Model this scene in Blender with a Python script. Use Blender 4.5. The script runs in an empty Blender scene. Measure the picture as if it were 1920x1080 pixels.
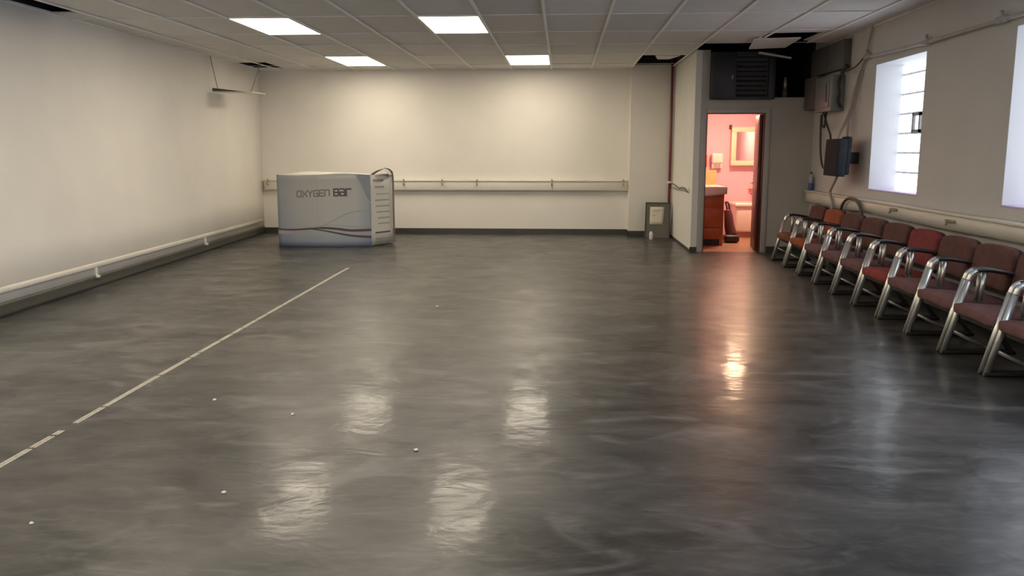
import bpy, bmesh, math, random
from mathutils import Vector, Matrix
random.seed(7)
PI = math.pi
scene = bpy.context.scene
COL = scene.collection

# ------------------------------------------------------------------ materials
def new_mat(name):
    m = bpy.data.materials.new(name); m.use_nodes = True
    nt = m.node_tree
    return m, nt, nt.nodes['Principled BSDF']

def mat(name, color, rough=0.6, metal=0.0, var=0.0, scale=6.0, bump=0.0, bscale=60.0, spec=0.5, color2=None, coat=0.0):
    m, nt, b = new_mat(name)
    b.inputs['Roughness'].default_value = rough
    b.inputs['Metallic'].default_value = metal
    b.inputs['Specular IOR Level'].default_value = spec
    b.inputs['Coat Weight'].default_value = coat
    tc = nt.nodes.new('ShaderNodeTexCoord')
    n = nt.nodes.new('ShaderNodeTexNoise'); n.inputs['Scale'].default_value = scale; n.inputs['Detail'].default_value = 5
    nt.links.new(tc.outputs['Object'], n.inputs['Vector'])
    r = nt.nodes.new('ShaderNodeValToRGB')
    r.color_ramp.elements[0].position = 0.3; r.color_ramp.elements[1].position = 0.7
    c2 = color2 or tuple(max(0, c*(1-var)) for c in color)
    r.color_ramp.elements[0].color = (*c2, 1); r.color_ramp.elements[1].color = (*color, 1)
    nt.links.new(n.outputs['Fac'], r.inputs['Fac'])
    nt.links.new(r.outputs['Color'], b.inputs['Base Color'])
    if bump:
        n2 = nt.nodes.new('ShaderNodeTexNoise'); n2.inputs['Scale'].default_value = bscale; n2.inputs['Detail'].default_value = 3
        nt.links.new(tc.outputs['Object'], n2.inputs['Vector'])
        bp = nt.nodes.new('ShaderNodeBump'); bp.inputs['Strength'].default_value = bump; bp.inputs['Distance'].default_value = 0.01
        nt.links.new(n2.outputs['Fac'], bp.inputs['Height']); nt.links.new(bp.outputs['Normal'], b.inputs['Normal'])
    return m

def emit(name, color, strength, base=(0.8, 0.8, 0.8)):
    m, nt, b = new_mat(name)
    b.inputs['Base Color'].default_value = (*base, 1)
    b.inputs['Emission Color'].default_value = (*color, 1)
    b.inputs['Emission Strength'].default_value = strength
    return m

M = {}
M['wall'] = mat('cream_paint', (0.83, 0.785, 0.715), 0.55, var=0.06, scale=1.3, bump=0.06, bscale=25)
M['wall_r'] = mat('window_wall_paint', (0.62, 0.60, 0.575), 0.55, var=0.07, scale=1.6, bump=0.08, bscale=20)  # same cream paint, darkened because this wall gets less light
M['grey_wall'] = mat('grey_paint', (0.50, 0.455, 0.41), 0.55, var=0.08, scale=2, bump=0.05)
M['white_paint'] = mat('white_paint', (0.66, 0.67, 0.70), 0.5, var=0.05, scale=3)
M['rail'] = mat('cream_rail_paint', (0.78, 0.73, 0.64), 0.4, var=0.05, scale=3)
M['tile'] = [mat('ceiling_tile_a', (0.78, 0.76, 0.745), 0.9, var=0.06, scale=8, bump=0.1, bscale=120),
             mat('ceiling_tile_b', (0.82, 0.80, 0.785), 0.9, var=0.06, scale=8, bump=0.1, bscale=120),
             mat('ceiling_tile_c', (0.72, 0.70, 0.675), 0.9, var=0.06, scale=8, bump=0.1, bscale=120)]
M['tbar'] = mat('ceiling_tbar', (0.95, 0.93, 0.90), 0.5, var=0.02)
M['dark_void'] = mat('sooty_deck', (0.016, 0.016, 0.017), 0.9, var=0.4)  # near-black colour stands in for the shade above the ceiling
M['cove'] = mat('dark_cove_base', (0.060, 0.058, 0.050), 0.4, var=0.2, scale=4)
M['light'] = emit('ceiling_panel_light', (1.0, 0.88, 0.69), 9.3)
M['light_frame'] = mat('light_frame_white', (0.75, 0.73, 0.68), 0.4)
M['glass_block'] = emit('daylit_glass_block', (0.86, 0.93, 1.0), 1.2)
M['glass_clear'] = emit('daylit_clear_glass', (0.58, 0.75, 1.0), 7.5)  # stronger glow on the unseen windows, added as daylight fill
M['mortar'] = mat('block_mortar', (0.42, 0.43, 0.45), 0.8, var=0.1)
M['carton_white'] = mat('white_carton', (0.62, 0.60, 0.55), 0.55, var=0.05, scale=5)
M['carton_edge'] = mat('carton_raw_edge', (0.22, 0.19, 0.15), 0.8, var=0.2, scale=30)
M['ink'] = mat('print_grey', (0.36, 0.34, 0.30), 0.5, var=0.1)
M['ink_dark'] = mat('print_dark', (0.09, 0.08, 0.085), 0.5, var=0.1)
M['ink_mauve'] = mat('print_mauve', (0.44, 0.38, 0.40), 0.5, var=0.1)
M['ink_letter'] = mat('print_letter_grey', (0.21, 0.195, 0.205), 0.5, var=0.1)
M['chrome'] = mat('chrome', (0.80, 0.79, 0.74), 0.30, metal=0.85, var=0.05)
M['dark_steel'] = mat('dark_steel', (0.035, 0.034, 0.034), 0.35, var=0.2)
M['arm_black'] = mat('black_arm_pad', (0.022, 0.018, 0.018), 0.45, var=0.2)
M['chair_shell'] = mat('dark_chair_shell', (0.028, 0.022, 0.022), 0.6, var=0.2)
def fabric(n, c): return mat(n, c, 0.9, var=0.25, scale=14, bump=0.25, bscale=180, spec=0.2)
M['fab_brown'] = fabric('brown_maroon_fabric', (0.155, 0.075, 0.066))
M['fab_mauve'] = fabric('mauve_fabric', (0.21, 0.105, 0.105))
M['fab_red'] = fabric('red_fabric', (0.27, 0.062, 0.062))
M['fab_seatred'] = fabric('red_seat_fabric', (0.34, 0.075, 0.065))
M['fab_orange'] = fabric('rust_orange_fabric', (0.40, 0.11, 0.055))
M['fab_rust'] = fabric('rust_brown_fabric', (0.25, 0.09, 0.06))
M['grey_board'] = mat('grey_board', (0.115, 0.105, 0.092), 0.6, var=0.1)
M['board_dark'] = mat('dark_board_edge', (0.05, 0.045, 0.038), 0.6, var=0.1)
M['paper'] = mat('cream_paper', (0.62, 0.58, 0.48), 0.8, var=0.05)
M['white'] = mat('plain_white', (0.78, 0.77, 0.74), 0.4, var=0.05)
M['red_pipe'] = mat('dark_red_pipe', (0.22, 0.055, 0.065), 0.4, var=0.2)
M['tape'] = mat('worn_floor_strip', (0.55, 0.51, 0.43), 0.6, var=0.3, scale=40)
M['unit_dark'] = mat('dark_unit_panel', (0.034, 0.030, 0.032), 0.45, var=0.25, scale=4)
M['slat'] = mat('black_slat', (0.05, 0.047, 0.044), 0.35, var=0.2)
M['tv'] = mat('tv_casing', (0.036, 0.042, 0.050), 0.8, spec=0.15, var=0.2)
M['screen'] = mat('tv_screen', (0.026, 0.029, 0.034), 0.8, spec=0.15)
M['panel_grey'] = mat('panel_box_grey', (0.27, 0.27, 0.26), 0.45, metal=0.2, var=0.1)
M['panel_brown'] = mat('box_brown_grey', (0.14, 0.12, 0.10), 0.6, var=0.15)
M['duct_grey'] = mat('duct_dark_grey', (0.13, 0.125, 0.115), 0.5, var=0.1)
M['conduit'] = mat('painted_conduit', (0.50, 0.48, 0.46), 0.5, var=0.1)
M['cable'] = mat('dark_cable', (0.05, 0.045, 0.04), 0.5)
M['cable_pale'] = mat('pale_cable', (0.42, 0.35, 0.33), 0.5)
M['cable_tan'] = mat('tan_cable', (0.40, 0.37, 0.30), 0.5)
M['hose'] = mat('green_hose', (0.095, 0.11, 0.075), 0.45, var=0.2)
M['bottle_blue'] = mat('bottle_blue', (0.05, 0.12, 0.30), 0.3)
M['bottle_clear'] = mat('bottle_pale', (0.45, 0.48, 0.50), 0.3)
M['pink'] = mat('pink_paint', (0.80, 0.52, 0.62), 0.55, var=0.05, scale=2)
M['bath_floor'] = mat('brown_floor_vinyl', (0.40, 0.23, 0.15), 0.45, var=0.25, scale=5)
M['door_brown'] = mat('red_brown_door', (0.10, 0.028, 0.02), 0.4, var=0.3, scale=9)
M['wood_orange'] = mat('orange_wood', (0.58, 0.16, 0.05), 0.4, var=0.25, scale=7)
M['porcelain'] = mat('porcelain', (0.80, 0.76, 0.70), 0.2)
M['cream_frame'] = mat('cream_frame', (0.78, 0.68, 0.48), 0.45)
M['tan_board'] = mat('tan_board', (0.66, 0.42, 0.18), 0.5, var=0.15)
M['vac'] = mat('vacuum_maroon', (0.10, 0.038, 0.042), 0.4, var=0.2)
M['vac_dark'] = mat('vacuum_dark', (0.03, 0.022, 0.022), 0.4)
M['bulb'] = emit('warm_bulb', (1.0, 0.66, 0.40), 170.0)
m, nt, b = new_mat('mirror_glass'); b.inputs['Base Color'].default_value = (0.8, 0.78, 0.78, 1); b.inputs['Metallic'].default_value = 1; b.inputs['Roughness'].default_value = 0.08; M['mirror'] = m

# floor: dark sealed concrete, wiped in swirls
def floor_mat():
    m, nt, b = new_mat('sealed_dark_floor')
    L = nt.links
    tc = nt.nodes.new('ShaderNodeTexCoord')
    def noise(scale, detail=6, dist=0.0, sx=1, sy=1):
        mp = nt.nodes.new('ShaderNodeMapping'); mp.inputs['Scale'].default_value = (sx, sy, 1)
        L.new(tc.outputs['Object'], mp.inputs['Vector'])
        n = nt.nodes.new('ShaderNodeTexNoise'); n.inputs['Scale'].default_value = scale; n.inputs['Detail'].default_value = detail
        n.inputs['Distortion'].default_value = dist
        L.new(mp.outputs['Vector'], n.inputs['Vector']); return n
    def ramp(src, p0, c0, p1, c1):
        r = nt.nodes.new('ShaderNodeValToRGB'); e = r.color_ramp.elements
        e[0].position = p0; e[0].color = (*c0, 1); e[1].position = p1; e[1].color = (*c1, 1)
        L.new(src, r.inputs['Fac']); return r
    base = ramp(noise(1.3, 9, 1.8, 0.8, 1.5).outputs['Fac'], 0.36, (0.017, 0.0165, 0.0158), 0.66, (0.070, 0.066, 0.060))
    # pale wiped streaks, mostly crosswise
    st = ramp(noise(1.7, 6, 1.6, 0.75, 1.5).outputs['Fac'], 0.56, (0, 0, 0), 0.76, (1, 1, 1))
    mx = nt.nodes.new('ShaderNodeMix'); mx.data_type = 'RGBA'
    mul = nt.nodes.new('ShaderNodeMath'); mul.operation = 'MULTIPLY'; mul.inputs[1].default_value = 0.6
    st2 = ramp(noise(5.5, 5, 2.2, 0.6, 1.6).outputs['Fac'], 0.50, (0, 0, 0), 0.80, (1, 1, 1))
    mxs = nt.nodes.new('ShaderNodeMath'); mxs.operation = 'MULTIPLY_ADD'; mxs.inputs[1].default_value = 0.45
    L.new(st2.outputs['Color'], mxs.inputs[0]); L.new(st.outputs['Color'], mxs.inputs[2])
    L.new(mxs.outputs[0], mul.inputs[0]); L.new(mul.outputs[0], mx.inputs['Factor'])
    L.new(base.outputs['Color'], mx.inputs['A']); mx.inputs['B'].default_value = (0.21, 0.203, 0.192, 1)
    L.new(mx.outputs['Result'], b.inputs['Base Color'])
    rr = ramp(noise(2.2, 5, 1.0).outputs['Fac'], 0.3, (0.30,)*3, 0.75, (0.46,)*3)
    L.new(rr.outputs['Color'], b.inputs['Roughness'])
    b.inputs['Specular IOR Level'].default_value = 0.5; b.inputs['Coat Roughness'].default_value = 0.10
    cw = ramp(noise(3.4, 6, 1.5, 0.8, 1.4).outputs['Fac'], 0.30, (0.05,)*3, 0.62, (0.19,)*3)
    L.new(cw.outputs['Color'], b.inputs['Coat Weight'])
    n1 = noise(4.5, 4, 0.6, 1, 1); n2 = noise(19, 3, 0.6, 0.7, 1.3)
    ad = nt.nodes.new('ShaderNodeMath'); ad.operation = 'MULTIPLY_ADD'; ad.inputs[1].default_value = 0.24
    L.new(n2.outputs['Fac'], ad.inputs[0]); L.new(n1.outputs['Fac'], ad.inputs[2])
    bp = nt.nodes.new('ShaderNodeBump'); bp.inputs['Strength'].default_value = 0.16; bp.inputs['Distance'].default_value = 0.02
    L.new(ad.outputs[0], bp.inputs['Height']); L.new(bp.outputs['Normal'], b.inputs['Normal']); L.new(bp.outputs['Normal'], b.inputs['Coat Normal'])
    return m
M['floor'] = floor_mat()

# printed front of the carton: pale centre, blue-grey foot and sides (the print itself)
def carton_print():
    m, nt, b = new_mat('printed_carton_front'); L = nt.links
    b.inputs['Roughness'].default_value = 0.38
    uv = nt.nodes.new('ShaderNodeUVMap'); uv.uv_map = 'UVMap'
    sp = nt.nodes.new('ShaderNodeSeparateXYZ'); L.new(uv.outputs['UV'], sp.inputs['Vector'])
    rz = nt.nodes.new('ShaderNodeValToRGB'); e = rz.color_ramp.elements
    e[0].position = 0.0; e[0].color = (0.27, 0.31, 0.40, 1); e[1].position = 0.28; e[1].color = (0.47, 0.475, 0.475, 1)
    x = e.new(0.75); x.color = (0.50, 0.485, 0.45, 1); x = e.new(1.0); x.color = (0.43, 0.43, 0.42, 1)
    L.new(sp.outputs['Y'], rz.inputs['Fac'])
    rx = nt.nodes.new('ShaderNodeValToRGB'); e = rx.color_ramp.elements
    e[0].position = 0.0; e[0].color = (0.62, 0.68, 0.80, 1); e[1].position = 0.22; e[1].color = (0.88, 0.88, 0.88, 1)
    x = e.new(0.55); x.color = (1.0, 1.0, 0.99, 1); x = e.new(0.85); x.color = (0.95, 0.97, 1.0, 1); x = e.new(1.0); x.color = (0.66, 0.72, 0.86, 1)
    L.new(sp.outputs['X'], rx.inputs['Fac'])
    mx = nt.nodes.new('ShaderNodeMix'); mx.data_type = 'RGBA'; mx.blend_type = 'MULTIPLY'; mx.inputs['Factor'].default_value = 1
    L.new(rz.outputs['Color'], mx.inputs['A']); L.new(rx.outputs['Color'], mx.inputs['B'])
    L.new(mx.outputs['Result'], b.inputs['Base Color'])
    return m
M['carton_print'] = carton_print()
M['ink_blue'] = mat('print_blue_grey', (0.27, 0.29, 0.33), 0.4, var=0.1)
M['ink_pale'] = mat('print_pale', (0.40, 0.41, 0.42), 0.4, var=0.05)

# ------------------------------------------------------------------ mesh builder
class MB:
    def __init__(s): s.bm = bmesh.new()
    def _new(s, verts, faces, mi=0, smooth=False):
        vs = [s.bm.verts.new(v) for v in verts]
        fs = []
        for f in faces:
            try:
                q = s.bm.faces.new([vs[i] for i in f]); q.material_index = mi; q.smooth = smooth; fs.append(q)
            except ValueError: pass
        return vs, fs
    def box(s, x0, x1, y0, y1, z0, z1, mi=0, bev=0.0, seg=2, xf=None, fn=None, smooth=False):
        c = [(x0,y0,z0),(x1,y0,z0),(x1,y1,z0),(x0,y1,z0),(x0,y0,z1),(x1,y0,z1),(x1,y1,z1),(x0,y1,z1)]
        t = MB()
        t._new(c, [(0,3,2,1),(4,5,6,7),(0,1,5,4),(1,2,6,5),(2,3,7,6),(3,0,4,7)], mi, smooth)
        if bev > 0:
            bmesh.ops.bevel(t.bm, geom=list(t.bm.edges), offset=bev, segments=seg, profile=0.5, affect='EDGES')
        for f in t.bm.faces: f.material_index = mi; f.smooth = smooth or bev > 0
        s.merge(t, xf, fn); return s
    def pad(s, x0, x1, y0, y1, z0, z1, bev, fn=None, mi=0, cuts=6):
        """cushion: rounded box with enough vertices to be bent by fn"""
        t = MB()
        t.box(x0, x1, y0, y1, z0, z1)
        bmesh.ops.subdivide_edges(t.bm, edges=list(t.bm.edges), cuts=cuts, use_grid_fill=True)
        cx, cy, cz = (x0+x1)/2, (y0+y1)/2, (z0+z1)/2
        hx, hy, hz = (x1-x0)/2, (y1-y0)/2, (z1-z0)/2
        for v in t.bm.verts:
            p = v.co - Vector((cx, cy, cz)); b = bev
            q = Vector((max(-hx+b, min(hx-b, p.x)), max(-hy+b, min(hy-b, p.y)), max(-hz+b, min(hz-b, p.z))))
            d = p - q
            if d.length > 1e-9: p = q + d.normalized()*b
            v.co = p + Vector((cx, cy, cz))
        for f in t.bm.faces: f.smooth = True; f.material_index = mi
        s.merge(t, None, fn); return s
    def merge(s, t, xf=None, fn=None):
        if xf is not None: t.bm.transform(xf)
        if fn:
            for v in t.bm.verts: v.co = Vector(fn(v.co))
        mp = {v: s.bm.verts.new(v.co) for v in t.bm.verts}
        for f in t.bm.faces:
            q = s.bm.faces.new([mp[v] for v in f.verts]); q.material_index = f.material_index; q.smooth = f.smooth
        t.bm.free()
    def tube(s, pts, r, seg=10, mi=0, cap=True, r2=None, flat=None):
        """sweep a circle (or an ellipse flat=(a,b) with a along Y-ish side vector) along pts"""
        pts = [Vector(p) for p in pts]; n = len(pts); rings = []
        up = None
        for i, p in enumerate(pts):
            t = (pts[min(i+1, n-1)] - pts[max(i-1, 0)]).normalized()
            if up is None:
                a = Vector((0, 0, 1)) if abs(t.z) < 0.9 else Vector((0, 1, 0))
                u = t.cross(a).normalized()
            else:
                u = (up - t*up.dot(t)).normalized()
            up = u; w = t.cross(u).normalized()
            rr = r if r2 is None else r + (r2 - r)*i/(n-1)
            ra, rb = (rr, rr) if not flat else flat
            rings.append([s.bm.verts.new(p + u*math.cos(2*PI*k/seg)*ra + w*math.sin(2*PI*k/seg)*rb) for k in range(seg)])
        for i in range(n-1):
            for k in range(seg):
                f = s.bm.faces.new([rings[i][k], rings[i][(k+1) % seg], rings[i+1][(k+1) % seg], rings[i+1][k]])
                f.smooth = True; f.material_index = mi
        if cap:
            for rg in (rings[0][::-1], rings[-1]):
                f = s.bm.faces.new(rg); f.material_index = mi
        return s
    def lathe(s, prof, cx, cy, seg=24, mi=0):
        rings = []
        for r, z in prof:
            rings.append([s.bm.verts.new((cx + r*math.cos(2*PI*k/seg), cy + r*math.sin(2*PI*k/seg), z)) for k in range(seg)])
        for i in range(len(rings)-1):
            for k in range(seg):
                f = s.bm.faces.new([rings[i][k], rings[i][(k+1) % seg], rings[i+1][(k+1) % seg], rings[i+1][k]]); f.smooth = True; f.material_index = mi
        for rg in (rings[0][::-1], rings[-1]):
            f = s.bm.faces.new(rg); f.material_index = mi
        return s
    def quad(s, a, b, c, d, mi=0):
        s._new([a, b, c, d], [(0, 1, 2, 3)], mi); return s
    def sheet(s, P, nu, nv, thick=0.0, nrm=None, mi=0, mi_back=None, uv=False, smooth=True):
        """grid P(u,v); with thick a closed slab, pushed along nrm"""
        layer = s.bm.loops.layers.uv.get('UVMap') or (s.bm.loops.layers.uv.new('UVMap') if uv else None)
        def grid(off, flip, m):
            g = [[s.bm.verts.new(Vector(P(i/nu, j/nv)) + off) for j in range(nv+1)] for i in range(nu+1)]
            for i in range(nu):
                for j in range(nv):
                    idx = [(i, j), (i+1, j), (i+1, j+1), (i, j+1)]
                    if flip: idx = idx[::-1]
                    f = s.bm.faces.new([g[a][b] for a, b in idx]); f.smooth = smooth; f.material_index = m
                    if layer:
                        for l, (a, b) in zip(f.loops, idx): l[layer].uv = (a/nu, b/nv)
            return g
        a = grid(Vector((0, 0, 0)), False, mi)
        if thick:
            mb = mi if mi_back is None else mi_back
            b = grid(Vector(nrm)*(-thick), True, mb)
            def rim(l1, l2):
                for k in range(len(l1)-1):
                    f = s.bm.faces.new([l1[k], l2[k], l2[k+1], l1[k+1]]); f.material_index = mb
            rim([a[i][0] for i in range(nu+1)], [b[i][0] for i in range(nu+1)])
            rim([a[i][nv] for i in range(nu+1)][::-1], [b[i][nv] for i in range(nu+1)][::-1])
            rim([a[0][j] for j in range(nv+1)][::-1], [b[0][j] for j in range(nv+1)][::-1])
            rim([a[nu][j] for j in range(nv+1)], [b[nu][j] for j in range(nv+1)])
        return s
    def build(s, name, mats, parent=None, fix=True):
        if fix: bmesh.ops.recalc_face_normals(s.bm, faces=list(s.bm.faces))
        if parent is not None:
            p = parent
            off = Vector((0, 0, 0))
            while p is not None: off += p.location; p = p.parent
            for v in s.bm.verts: v.co -= off
        me = bpy.data.meshes.new(name); s.bm.to_mesh(me); s.bm.free()
        for mm in (mats if isinstance(mats, (list, tuple)) else [mats]): me.materials.append(mm)
        o = bpy.data.objects.new(name, me); COL.objects.link(o)
        if parent is not None: o.parent = parent
        return o

def tag(o, label, cat, group=None):
    o['label'] = label; o['category'] = cat
    if group: o['group'] = group
    return o
def thing(name, label, cat, loc=(0, 0, 0), group=None):
    o = bpy.data.objects.new(name, None); o.empty_display_size = 0.1; COL.objects.link(o); o.location = loc
    return tag(o, label, cat, group)
def struct(o, label=None):
    o['kind'] = 'structure'
    if label: o['label'] = label
    return o
def copy_tree(o, parent=None):
    c = o.copy(); COL.objects.link(c)
    if parent is not None: c.parent = parent
    for ch in list(o.children): copy_tree(ch, c)
    return c
def arc(c, r, a0, a1, n, plane='xz'):
    out = []
    for i in range(n+1):
        a = a0 + (a1-a0)*i/n
        u, v = r*math.cos(a), r*math.sin(a)
        out.append((c[0]+u, c[1], c[2]+v) if plane == 'xz' else (c[0], c[1]+u, c[2]+v) if plane == 'yz' else (c[0]+u, c[1]+v, c[2]))
    return out
def smooth_path(pts, n=8):
    P = [Vector(p) for p in pts]; out = []
    for i in range(len(P)-1):
        p0, p1, p2, p3 = P[max(i-1, 0)], P[i], P[i+1], P[min(i+2, len(P)-1)]
        for k in range(n):
            t = k/n
            out.append(0.5*((2*p1) + (p2-p0)*t + (2*p0-5*p1+4*p2-p3)*t*t + (3*p1-p0-3*p2+p3)*t**3))
    out.append(P[-1]); return out

# ------------------------------------------------------------------ the room
XR, YB, ZC, ZD, YF = 3.62, 15.38, 2.92, 3.65, -3.2
YW = 12.72                                     # washroom front wall

mb = MB(); mb.box(-6.2, 4.6, YF-0.3, YW+0.05, -0.1, 0); mb.box(-6.2, 1.95, YW+0.05, 16.0, -0.1, 0)
struct(mb.build('floor', M['floor']), 'dark sealed floor with wiped pale streaks')
mb = MB(); mb.box(1.95, 4.6, YW+0.05, 16.0, -0.1, 0.0)
struct(mb.build('floor_washroom', M['bath_floor']), 'brown floor of the pink washroom')

# left wall: leans in slightly towards the near end
def left_x(y, z):
    b = -5.05 + (y-7.2)*(-0.45/8.2); t = -5.45
    return b + (t-b)*min(1, z/ZC)
mb = MB(); mb.sheet(lambda u, v: (left_x(YF+u*(YB+0.3-YF), v*ZD), YF+u*(YB+0.3-YF), v*ZD), 24, 6, 0.2, (1, 0, 0))
struct(mb.build('wall_left', M['wall']), 'long cream painted left wall')
mb = MB(); mb.box(-6.2, 1.92, YB, YB+0.3, 0, ZD); mb.box(1.17, 1.92, 15.06, YB, 0, ZD)
struct(mb.build('wall_back', M['wall']), 'cream back wall with a shallow pier at its right end')
mb = MB(); mb.box(-6.2, 4.6, YF-0.3, YF, 0, ZD)
struct(mb.build('wall_front', M['wall']))

# right wall with window openings
WZ0, WZ1 = 1.033, 2.475
WINS = [(8.955, 10.345), (5.86, 7.25), (2.76, 4.15), (-0.34, 1.05)]
mb = MB(); X2 = XR+0.36
mb.box(XR, X2, YF, 16.0, 0, WZ0); mb.box(XR, X2, YF, 16.0, WZ1, ZD)
ys = [YF] + [v for w in sorted(WINS) for v in w] + [16.0]
for i in range(0, len(ys), 2): mb.box(XR, X2, ys[i], ys[i+1], WZ0, WZ1)
struct(mb.build('wall_right', M['wall_r']), 'grey-white right wall with deep glass block windows')

M['sill'] = mat('lilac_sill_paint', (0.66, 0.54, 0.80), 0.4, var=0.05)
for i, (a, b_) in enumerate(WINS):
    root = bpy.data.objects.new('window_%d' % (i+1), None); COL.objects.link(root); root.location = (XR, (a+b_)/2, WZ0)
    struct(root, ['tall glass block window nearest the washroom', 'glass block window cut by the right edge of the photo',
                  'glass block window beside the camera', 'glass block window behind the camera'][i])
    mb = MB()
    e = 0.006
    mb.box(XR+0.001, X2, a-0.002, a+e, WZ0, WZ1); mb.box(XR+0.001, X2, b_-e, b_+0.002, WZ0, WZ1); mb.box(XR+0.001, X2, a, b_, WZ1-e, WZ1+0.002)
    mb.build('reveal', M['white_paint'], root)
    mb = MB(); mb.box(XR-0.012, X2, a, b_, WZ0-0.004, WZ0+0.012, bev=0.004); mb.build('sill', M['sill'], root)
    mb = MB(); bx = XR+0.295; px = 0.216; pz = 0.222
    mb.box(bx+0.02, bx+0.07, a, b_, WZ0, WZ1, mi=1)
    y = b_-e; col = 0
    while y > a+0.03:
        z = 2.573; row = 0
        while z > WZ0+0.03:
            y0, z0, zt = max(a, y-px), max(WZ0, z-pz), min(z, WZ1)
            if not (i == 0 and row == 3 and col == 2):
                mb.box(bx, bx+0.06, y0+0.007, y-0.007, z0+0.012, zt-0.012, bev=0.012, seg=2)
            z -= pz; row += 1
        y -= px; col += 1
    mb.build('glass_blocks', [M['glass_block'] if i < 2 else M['glass_clear'], M['mortar']], root)
    if i == 0:
        y1, z1 = b_-e-2*px, 2.573-3*pz
        mb = MB()
        fr = 0.035
        mb.box(bx-0.02, bx+0.03, y1-px, y1, z1-fr, z1); mb.box(bx-0.02, bx+0.03, y1-px, y1, z1-pz, z1-pz+fr)
        mb.box(bx-0.02, bx+0.03, y1-px, y1-px+fr, z1-pz, z1); mb.box(bx-0.02, bx+0.03, y1-fr, y1, z1-pz, z1)
        vf = mb.build('vent_frame', M['panel_grey'], root)
        mb = MB(); mb.box(bx+0.005, bx+0.015, y1-px+fr, y1-fr, z1-pz+fr, z1-fr); mb.build('vent_pane', M['glass_block'], vf)

# ------------------------------------------------------------------ ceiling
XL = [-5.46, -5.051] + [-0.207+0.692*k for k in range(-6, 6)] + [XR]
YL = [YF, -1.94, -0.68, 0.58, 1.84, 3.1, 4.36, 5.62, 6.88, 8.10, 9.38, 10.70, 11.92, 13.16, 14.60, YB]
LIGHT_CELLS = [(-1.591, -0.899, 9.38, 10.70), (-3.667, -2.975, 9.38, 10.70), (-0.899, -0.207, 13.16, 14.60), (-3.667, -2.975, 13.16, 14.60),
               (-1.591, -0.899, 5.62, 6.88), (-3.667, -2.975, 5.62, 6.88),
               (-1.591, -0.899, 1.84, 3.1), (-3.667, -2.975, 1.84, 3.1), (-1.591, -0.899, -1.94, -0.68), (-3.667, -2.975, -1.94, -0.68)]  # these unseen rows are added to fill the room evenly
HOLES = [(-5.5, -5.051, 7.2, 9.03), (-5.5, -4.90, 14.10, 15.05), (1.20, 1.90, 13.40, 15.06),
         (1.90, XR, 11.92, YW), (2.54, 3.20, 11.02, 11.92), (1.93, XR, YW, 16.0), (1.17, 1.95, 15.06, 16)]
def in_hole(x, y):
    for a, b_, c, d in HOLES:
        if a < x < b_ and c < y < d: return True
    for a, b_, c, d in LIGHT_CELLS:
        if a < x < b_ and c < y < d: return True
    return False
ex = sorted(set([round(v, 3) for v in XL] + [round(h[k], 3) for h in HOLES for k in (0, 1)]))
ey = sorted(set([round(v, 3) for v in YL] + [round(h[k], 3) for h in HOLES for k in (2, 3)]))
mb = MB()
for i in range(len(XL)-1):
    for j in range(len(YL)-1):
        xa, xb, ya, yb = XL[i], XL[i+1], YL[j], YL[j+1]
        mi = random.choice([0, 0, 0, 1, 2])
        jz = [random.uniform(0.002, 0.010) for _ in range(4)]
        if random.random() < 0.14: jz[random.randrange(4)] += 0.018
        sx = [v for v in ex if xa <= v <= xb]; sy = [v for v in ey if ya <= v <= yb]
        sx = [xa] + [v for v in sx if xa+0.004 < v < xb-0.004] + [xb]; sy = [ya] + [v for v in sy if ya+0.004 < v < yb-0.004] + [yb]
        for p in range(len(sx)-1):
            for q in range(len(sy)-1):
                if in_hole((sx[p]+sx[p+1])/2, (sy[q]+sy[q+1])/2): continue
                def zz(x, y):
                    u, w = (x-xa)/(xb-xa), (y-ya)/(yb-ya)
                    return ZC + jz[0]*(1-u)*(1-w)+jz[1]*u*(1-w)+jz[2]*u*w+jz[3]*(1-u)*w
                A, B, Cc, D = [(x, y, zz(x, y)) for x, y in ((sx[p], sy[q]), (sx[p+1], sy[q]), (sx[p+1], sy[q+1]), (sx[p], sy[q+1]))]
                t = 0.016
                up = lambda v: (v[0], v[1], v[2]+t)
                mb._new([A, B, Cc, D, up(A), up(B), up(Cc), up(D)], [(0,3,2,1),(4,5,6,7),(0,1,5,4),(1,2,6,5),(2,3,7,6),(3,0,4,7)], mi)
ceil = struct(mb.build('ceiling', M['tile']), 'grey suspended tile ceiling with missing tiles')
mb = MB(); w = 0.015
def bar_ok(x, y): return not (x > 1.93 and y > YW) and not (x > 1.17 and y > 15.06) and not (2.0 < x < XR and 11.95 < y < YW)
for x in XL[1:-1]:
    for j in range(len(YL)-1):
        n = 6
        for k in range(n):
            y0, y1 = YL[j]+(YL[j+1]-YL[j])*k/n, YL[j]+(YL[j+1]-YL[j])*(k+1)/n
            if bar_ok(x, (y0+y1)/2): mb.box(x-w, x+w, y0, y1, ZC-0.010, ZC+0.002)
for y in YL[1:-1]:
    for i in range(len(XL)-1):
        xm = (XL[i]+XL[i+1])/2
        if bar_ok(xm, y): mb.box(XL[i], XL[i+1], y-w*0.5, y+w*0.5, ZC-0.003, ZC+0.003)
for x0, x1 in ((-5.46, -5.43), (XR-0.02, XR)):
    mb.box(x0, x1, YF, YB if x0 < 0 else 11.9, ZC-0.003, ZC+0.02)
mb.box(-5.46, 1.17, YB-0.02, YB, ZC-0.003, ZC+0.02)
mb.build('grid_bars', M['tbar'], ceil)
mb = MB(); mb.box(-6.2, 4.6, YF-0.3, 16.0, ZD, ZD+0.1)
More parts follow.
